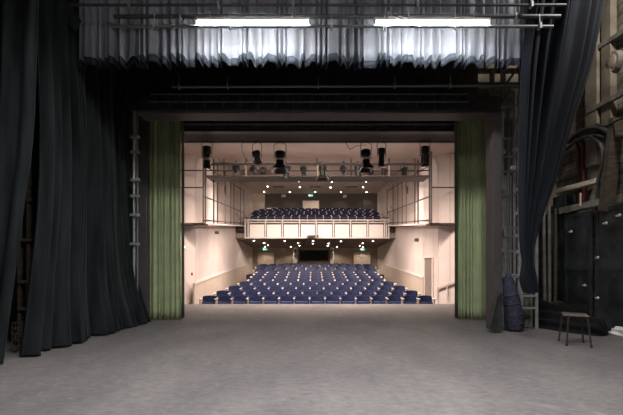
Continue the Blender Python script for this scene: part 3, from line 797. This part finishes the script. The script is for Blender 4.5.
# ---------------- lamps in the house
NM=[]
def downlight(px,py,D,lab,power,grp):
    p=at(px,py,D); root=thing('downlight',p,lab,'downlight',grp)
    B().tube([p+Vector((0,0,.03)),p+Vector((0,0,-.012))],.085,14).build('trim_ring','white',root)
    B().tube([p+Vector((0,0,-.01)),p+Vector((0,0,-.03))],.05,12).build('lamp','down',root)
    l=bpy.data.lights.new('downlight_beam','SPOT'); l.energy=power; l.spot_size=math.radians(125); l.spot_blend=.6; l.shadow_soft_size=.05; l.color=(1,.80,.63)
    o=bpy.data.objects.new('downlight_beam',l); C.objects.link(o); o.location=p+Vector((0,0,-.05))
UB=[(254,240.5),(264.3,242.8),(268,245),(265,246.7),(284.8,240.7),(290.8,246.7),(298,243),(299.5,245.5),(313,240.8),(313,243.4),(341,241),(328.5,243.2),(327.8,245.5),(337,246.8),(373,240.8),(362.6,243),(359.6,245.5),(362.8,246.9)]
pos=lambda i,n: '%s from the left'%ORD[i+1]
UB.sort()
def soffit_D(py):  # intersection of the sight line with the sloping soffit
    best=None
    for k in range(600):
        D=YF+.2+k*(YB-YF-.4)/600; z=lerp(bz0,zr,(D-YF-.1)/(YB-.1-YF-.1))
        if best is None or abs(Z(py,D)-z)<best[0]: best=(abs(Z(py,D)-z),D,z)
    return best[1]
for i,(px,py) in enumerate(UB):
    lab='small glowing downlight under the balcony, %s from the left'%(ORD[i+1] if i<17 else 'last')
    downlight(px,py,soffit_D(py),lab,38,'downlights under the balcony')
UC=[(264.4,180.8),(267.6,186.3),(264,191.4),(289.8,192),(299,181.4),(299.8,187),(315.2,191.8),(331.7,181.8),(330.5,187.3),(340.8,192),(366.4,181.5),(363,187),(366.5,192)]
rowof=lambda py: 'front' if py<184 else ('middle' if py<189 else 'rear')
cnts={}
for px,py in sorted(UC):
    r=rowof(py); cnts[r]=cnts.get(r,0)+1
    downlight(px,py,min(F*(6.7-H)/(HY-py),30.6),'glowing ceiling downlight above the balcony, %s in the %s row'%(pos(cnts[r]-1,0),r),26,'downlights above the balcony')
for px,lab in ((278.5,'left'),(315,'middle'),(351.5,'right')):
    D=F*(6.7-H)/(HY-186.7); p=at(px,186.7,D); root=thing('ceiling_vent',p,'dark slotted ceiling vent above the balcony, the %s one'%lab,'vent','ceiling vents')
    B().box(p,(.8,.5,.03)).build('frame','band',root); b=B()
    for k in range(5): b.box(p+Vector((0,-.2+.1*k,-.02)),(.74,.03,.012))
    b.build('slat','steel_dark',root)
def exit_sign(px,py,D,w,h,lab,facing='Y'):
    p=at(px,py,D); root=thing('exit_sign',p,lab,'exit sign','green exit signs')
    B().box(p,(w,.05,h)).build('panel','exit_g',root)
    q=p+Vector((0,-.03,0)); b=B()
    b.box(q+Vector((-.28*w,0,0)),(.22*w,.01,.7*h)); b.box(q+Vector((.02*w,0,.25*h)),(.08*w,.01,.18*h))
    b.bar(q+Vector((.02*w,0,.16*h)),q+Vector((.0,0,-.08*h)),.07*w,.01); b.bar(q+Vector((0,0,-.08*h)),q+Vector((.09*w,0,-.36*h)),.05*w,.01); b.bar(q+Vector((0,0,-.08*h)),q+Vector((-.09*w,0,-.33*h)),.05*w,.01)
    b.bar(q+Vector((.22*w,0,0)),q+Vector((.4*w,0,0)),.1*h,.01)
    b.build('pictogram','exit_w',root)
exit_sign(265,249.3,30.3,.36,.15,'green exit sign over the left rear door under the balcony')
exit_sign(362.5,249.3,30.3,.36,.15,'green exit sign over the right rear door under the balcony')
exit_sign(310.7,195.5,30.4,.36,.15,'green exit sign on the ceiling over the balcony door')
exit_sign(185.6,247,15.3,.13,.11,'small green exit sign on the near left house wall')
tag(B().box(at(192,274,15.6),(.06,.06,.11)).build('fire_call_point','sign_red'),'small red call point on the near left house wall','call point')
# unseen lights without fixtures, added to brighten house walls, seats and balcony front
def spot(loc,target,power,size,blend=.5,soft=.1,col=(1,.83,.74)):
    l=bpy.data.lights.new('added_house_light','SPOT'); l.energy=power; l.spot_size=math.radians(size); l.spot_blend=blend; l.shadow_soft_size=soft; l.color=col
    o=bpy.data.objects.new('added_house_light',l); C.objects.link(o); o.location=loc
    o.rotation_euler=(Vector(target)-Vector(loc)).to_track_quat('-Z','Y').to_euler()
def area(loc,target,power,sx,sy,col=(1,.83,.74),spread=140):
    l=bpy.data.lights.new('added_house_light','AREA'); l.shape='RECTANGLE'; l.size=sx; l.size_y=sy; l.energy=power; l.color=col; l.spread=math.radians(spread)
    o=bpy.data.objects.new('added_house_light',l); C.objects.link(o); o.location=loc
    o.rotation_euler=(Vector(target)-Vector(loc)).to_track_quat('-Z','Y').to_euler()
# added lights in the ceiling slot, below the bridge, under the soffit
area((AX,17.6,7.15),(AX,19.5,0),130,8.5,.3)
for s in (-1,1):
    spot((AX+s*3.0,17.75,6.95),(AX+s*4.7,18.6,-1),360,78,1.,.04)
    spot((AX+s*2.6,17.75,6.95),(AX+s*5.,21.5,1.0),620,70,.8,.05)
    spot((AX-s*2.0,15.9,4.84),(AX+s*5.2,17.2,.8),620,66,1.,.06)
    spot((AX-s*2.6,17.5,4.84),(AX+s*5.0,22.,2.0),260,55,.9,.1)
spot((AX,17.5,4.84),(AX,24,3.25),900,78,.6,.15)
area((AX,13.3,5.42),(AX,18,0),190,7,.2)
area((AX,13.6,5.6),(AX,15.2,-1),460,7.5,.15,spread=105)
area((AX,17.6,4.86),(AX,21,0),300,7,.15)
# ---------------- rear doors, windows, furniture
def door(n,pa,pb,pt,D,zf,m='door'):
    x0,x1=X(pa,D),X(pb,D); z1=Z(pt,D)
    o=struct('door_%d'%n,B().span((x0,D-.04,zf),(x1,D+.02,z1)),m)
    r=B().span((x0-.06,D-.07,zf),(x0,D,z1+.06)).span((x1,D-.07,zf),(x1+.06,D,z1+.06)).span((x0,D-.07,z1),(x1,D,z1+.06))
    r.build('door_frame','taupe',o)
    B().span(((x0+x1)/2-.006,D-.045,zf),((x0+x1)/2+.006,D-.035,z1)).build('door_joint','band',o)
    B().tube([((x0+x1)/2-.07,D-.09,zf+1.),((x0+x1)/2-.07,D-.09,zf+1.3)],.015).build('door_handle','chrome',o)
YD=YB-.16
zfl=tops[-1]-BH
door(1,258,274,252.7,YD,zfl); door(2,354,370,252.5,YD,zfl)
door(3,303.3,318.5,201.3,YB-.03,btops[-1]-BH)
o=struct('window_1',B().span((X(300,YD),YD-.03,Z(260.5,YD)),(X(327.5,YD),YD+.02,Z(250.3,YD))),'glass')
x0,x1,z0,z1=X(299.5,YD),X(328,YD),Z(261,YD),Z(249.8,YD)
B().span((x0,YD-.06,z0),(x1,YD,z0+.05)).span((x0,YD-.06,z1-.05),(x1,YD,z1)).span((x0,YD-.06,z0),(x0+.05,YD,z1)).span((x1-.05,YD-.06,z0),(x1,YD,z1)).build('window_frame','band',o)
# pilasters beside the booth window
for n,(pa,pb) in enumerate(((293.5,297.5),(330,333.5))):
    struct('trim_1%d'%n,B().span((X(pa,YD),YD-.35,0),(X(pb,YD),YD,ZU)),'white')
    tag(B().span((X(pa+1,YD),YD-.42,Z(258,YD)),(X(pb-.8,YD),YD-.36,Z(249.5,YD))).build('column_speaker','steel_dark'),'slim dark column speaker on the pilaster %s of the booth window'%('left' if n==0 else 'right'),'speaker')
tag(B().box(at(283.8,250.3,30.3),(.33,.2,.12)).build('wall_speaker','taupe',bevel=.02),'small taupe box on the rear wall under the balcony, left of the window','speaker')
tag(B().box(at(345.5,250.3,30.3),(.33,.2,.12)).build('wall_speaker','taupe',bevel=.02),'small taupe box on the rear wall under the balcony, right of the window','speaker')
# upper rear wall side panels and objects
struct('trim_12',B().span((X(253,YB),YB-.14,4.3),(X(265,YB),YB,6.7)),'taupe')
struct('trim_13',B().span((X(362.5,YB),YB-.14,4.3),(X(377,YB),YB,6.7)),'brownwall')
tag(B().span((X(267,YB-.3),YB-.4,btops[-1]-BH),(X(277.5,YB-.3),YB-.2,Z(208,YB-.3))).build('white_cabinet','white',bevel=.02),'long white cabinet behind the last balcony row at the left','cabinet')
tag(B().box(at(283.7,196,YB-.2),(.34,.25,.22)).build('wall_speaker','taupe',bevel=.03),'grey box speaker on the upper rear wall, left of the balcony door','speaker')
tag(B().box(at(344.8,196.4,YB-.2),(.3,.25,.22)).build('wall_speaker','taupe',bevel=.03),'grey box speaker on the upper rear wall, right of the balcony door','speaker')
tag(B().box(at(311.5,236.4,YF-.12),(.5,.2,.13)).build('projector','wood',bevel=.02),'small brown box hung on the balcony front near its centre','box')
root=thing('camera_unit',at(317.5,235.5,YF-.12),'little dark camera fixed on the balcony front beside the brown box','camera')
B().box(at(317.5,236,YF-.15),(.12,.14,.14)).build('body','lamp',root,bevel=.02)
B().tube([at(317.5,236,YF-.22),at(317.5,236,YF-.28)],.04,10).build('lens','lens',root)
# right side door and handrail
Dd=17.2
x=AX+4.96
o=struct('door_4',B().span((x-.03,16.65,-.75),(x+.02,17.75,Z(258,17.2))),'soffit')
B().span((x-.06,16.6,-.75),(x,16.66,Z(257.4,17.2))).span((x-.06,17.74,-.75),(x,17.8,Z(257.4,17.2))).span((x-.06,16.6,Z(258,17.2)),(x,17.8,Z(257,17.2))).build('door_frame','door',o)
B().tube([(x-.07,16.8,.35),(x-.07,16.8,.6)],.015).build('door_handle','chrome',o)
def splay(px):  # point on the right splayed wall for a pixel column
    best=None
    for k in range(400):
        t=k/400; xx=lerp(AX+4.98,AX+6.6,t); yy=lerp(16.02,14.6,t)
        e=abs(CX+F*xx/yy-px)
        if best is None or e<best[0]: best=(e,xx-.06,yy-.06)
    return best[1],best[2]
root=thing('wall_handrail',(5.3,15.6,.3),'pale wooden handrail on the right house wall beside the stage edge','handrail')
a=splay(434.5); c=splay(458)
B().bar((a[0],a[1],Z(288,a[1])),(c[0],c[1],Z(281,c[1])),.06,.06).build('rail','dado',root,bevel=.01)
for px,py in ((438,288),(448,285)):
    q=splay(px); B().bar((q[0],q[1],Z(py,q[1])),(q[0],q[1],Z(py+13,q[1])),.04,.03).build('bracket','white',root)
# small spots high on the walls of the house
tag(B().box(at(217,232.5,17.5),(.16,.16,.14)).build('wall_speaker','steel_dark',bevel=.02),'small dark box under the left lighting frame','speaker')
tag(B().box(at(416.5,240,18.0),(.18,.16,.16)).build('wall_speaker','steel_dark',bevel=.02),'small dark box under the right lighting frame','speaker')

# added flood, unseen at the upper right, brightening the right side wall
root=thing('added_flood',(5.1,5.3,6.9),'added unseen flood lamp brightening the right side of the stage, out of frame','lamp')
B().box((5.1,5.2,6.95),(.4,.2,.3)).build('housing','lamp',root,bevel=.02)
B().tube([(5.1,5.2,7.1),(5.1,5.2,8.2)],.02).build('hanger','steel',root)
l=bpy.data.lights.new('added_flood_light','AREA'); l.shape='RECTANGLE'; l.size=.35; l.size_y=.25; l.energy=125; l.color=(1,.95,.88)
lo=bpy.data.objects.new('added_flood_light',l); C.objects.link(lo); lo.location=(5.1,5.33,6.9)
lo.rotation_euler=(Vector((5.5,9.2,2.8))-Vector((5.1,5.33,6.9))).to_track_quat('-Z','Y').to_euler()
# unseen fluorescent lamps added above the frame to brighten the stage
for x in (-1.2,1.6):
    p=Vector((x,3.0,6.2)); root=thing('fluorescent_lamp',p,'added unseen fluorescent lamp above the frame, brightening the stage','lamp','added fluorescent lamps above the frame')
    B().box(p+Vector((0,0,.05)),(1.85,.09,.04)).build('fixture_body','white',root)
    B().tube([p-Vector((.9,0,0)),p+Vector((.9,0,0))],.02).build('tube','tubeglow',root)
    l=bpy.data.lights.new('fluorescent_light','AREA'); l.shape='RECTANGLE'; l.size=1.8; l.size_y=.06; l.spread=math.radians(135); l.energy=150; l.color=(.95,.97,1)
    lo=bpy.data.objects.new('fluorescent_light',l); C.objects.link(lo); lo.location=p+Vector((0,0,-.04))

# ------------------------------------------------------------ world, camera
w=bpy.data.worlds.new('World'); bpy.context.scene.world=w; w.use_nodes=True
w.node_tree.nodes['Background'].inputs[0].default_value=(.5,.55,.6,1); w.node_tree.nodes['Background'].inputs[1].default_value=.02
cd=bpy.data.cameras.new('Camera'); co=bpy.data.objects.new('Camera',cd); C.objects.link(co)
co.location=(0,0,H); co.rotation_euler=(PI/2,0,0)
cd.sensor_fit='HORIZONTAL'; cd.sensor_width=36; cd.lens=36*F/623
cd.shift_x=-(CX-311.5)/623; cd.shift_y=(HY-207.5)/623; cd.clip_end=200
sc=bpy.context.scene; sc.camera=co
sc.view_settings.view_transform='Standard'; sc.view_settings.look='None'; sc.view_settings.gamma=1; sc.view_settings.use_curve_mapping=False
sc.view_settings.exposure=0.65
sc.cycles.use_denoising=True; sc.cycles.max_bounces=8
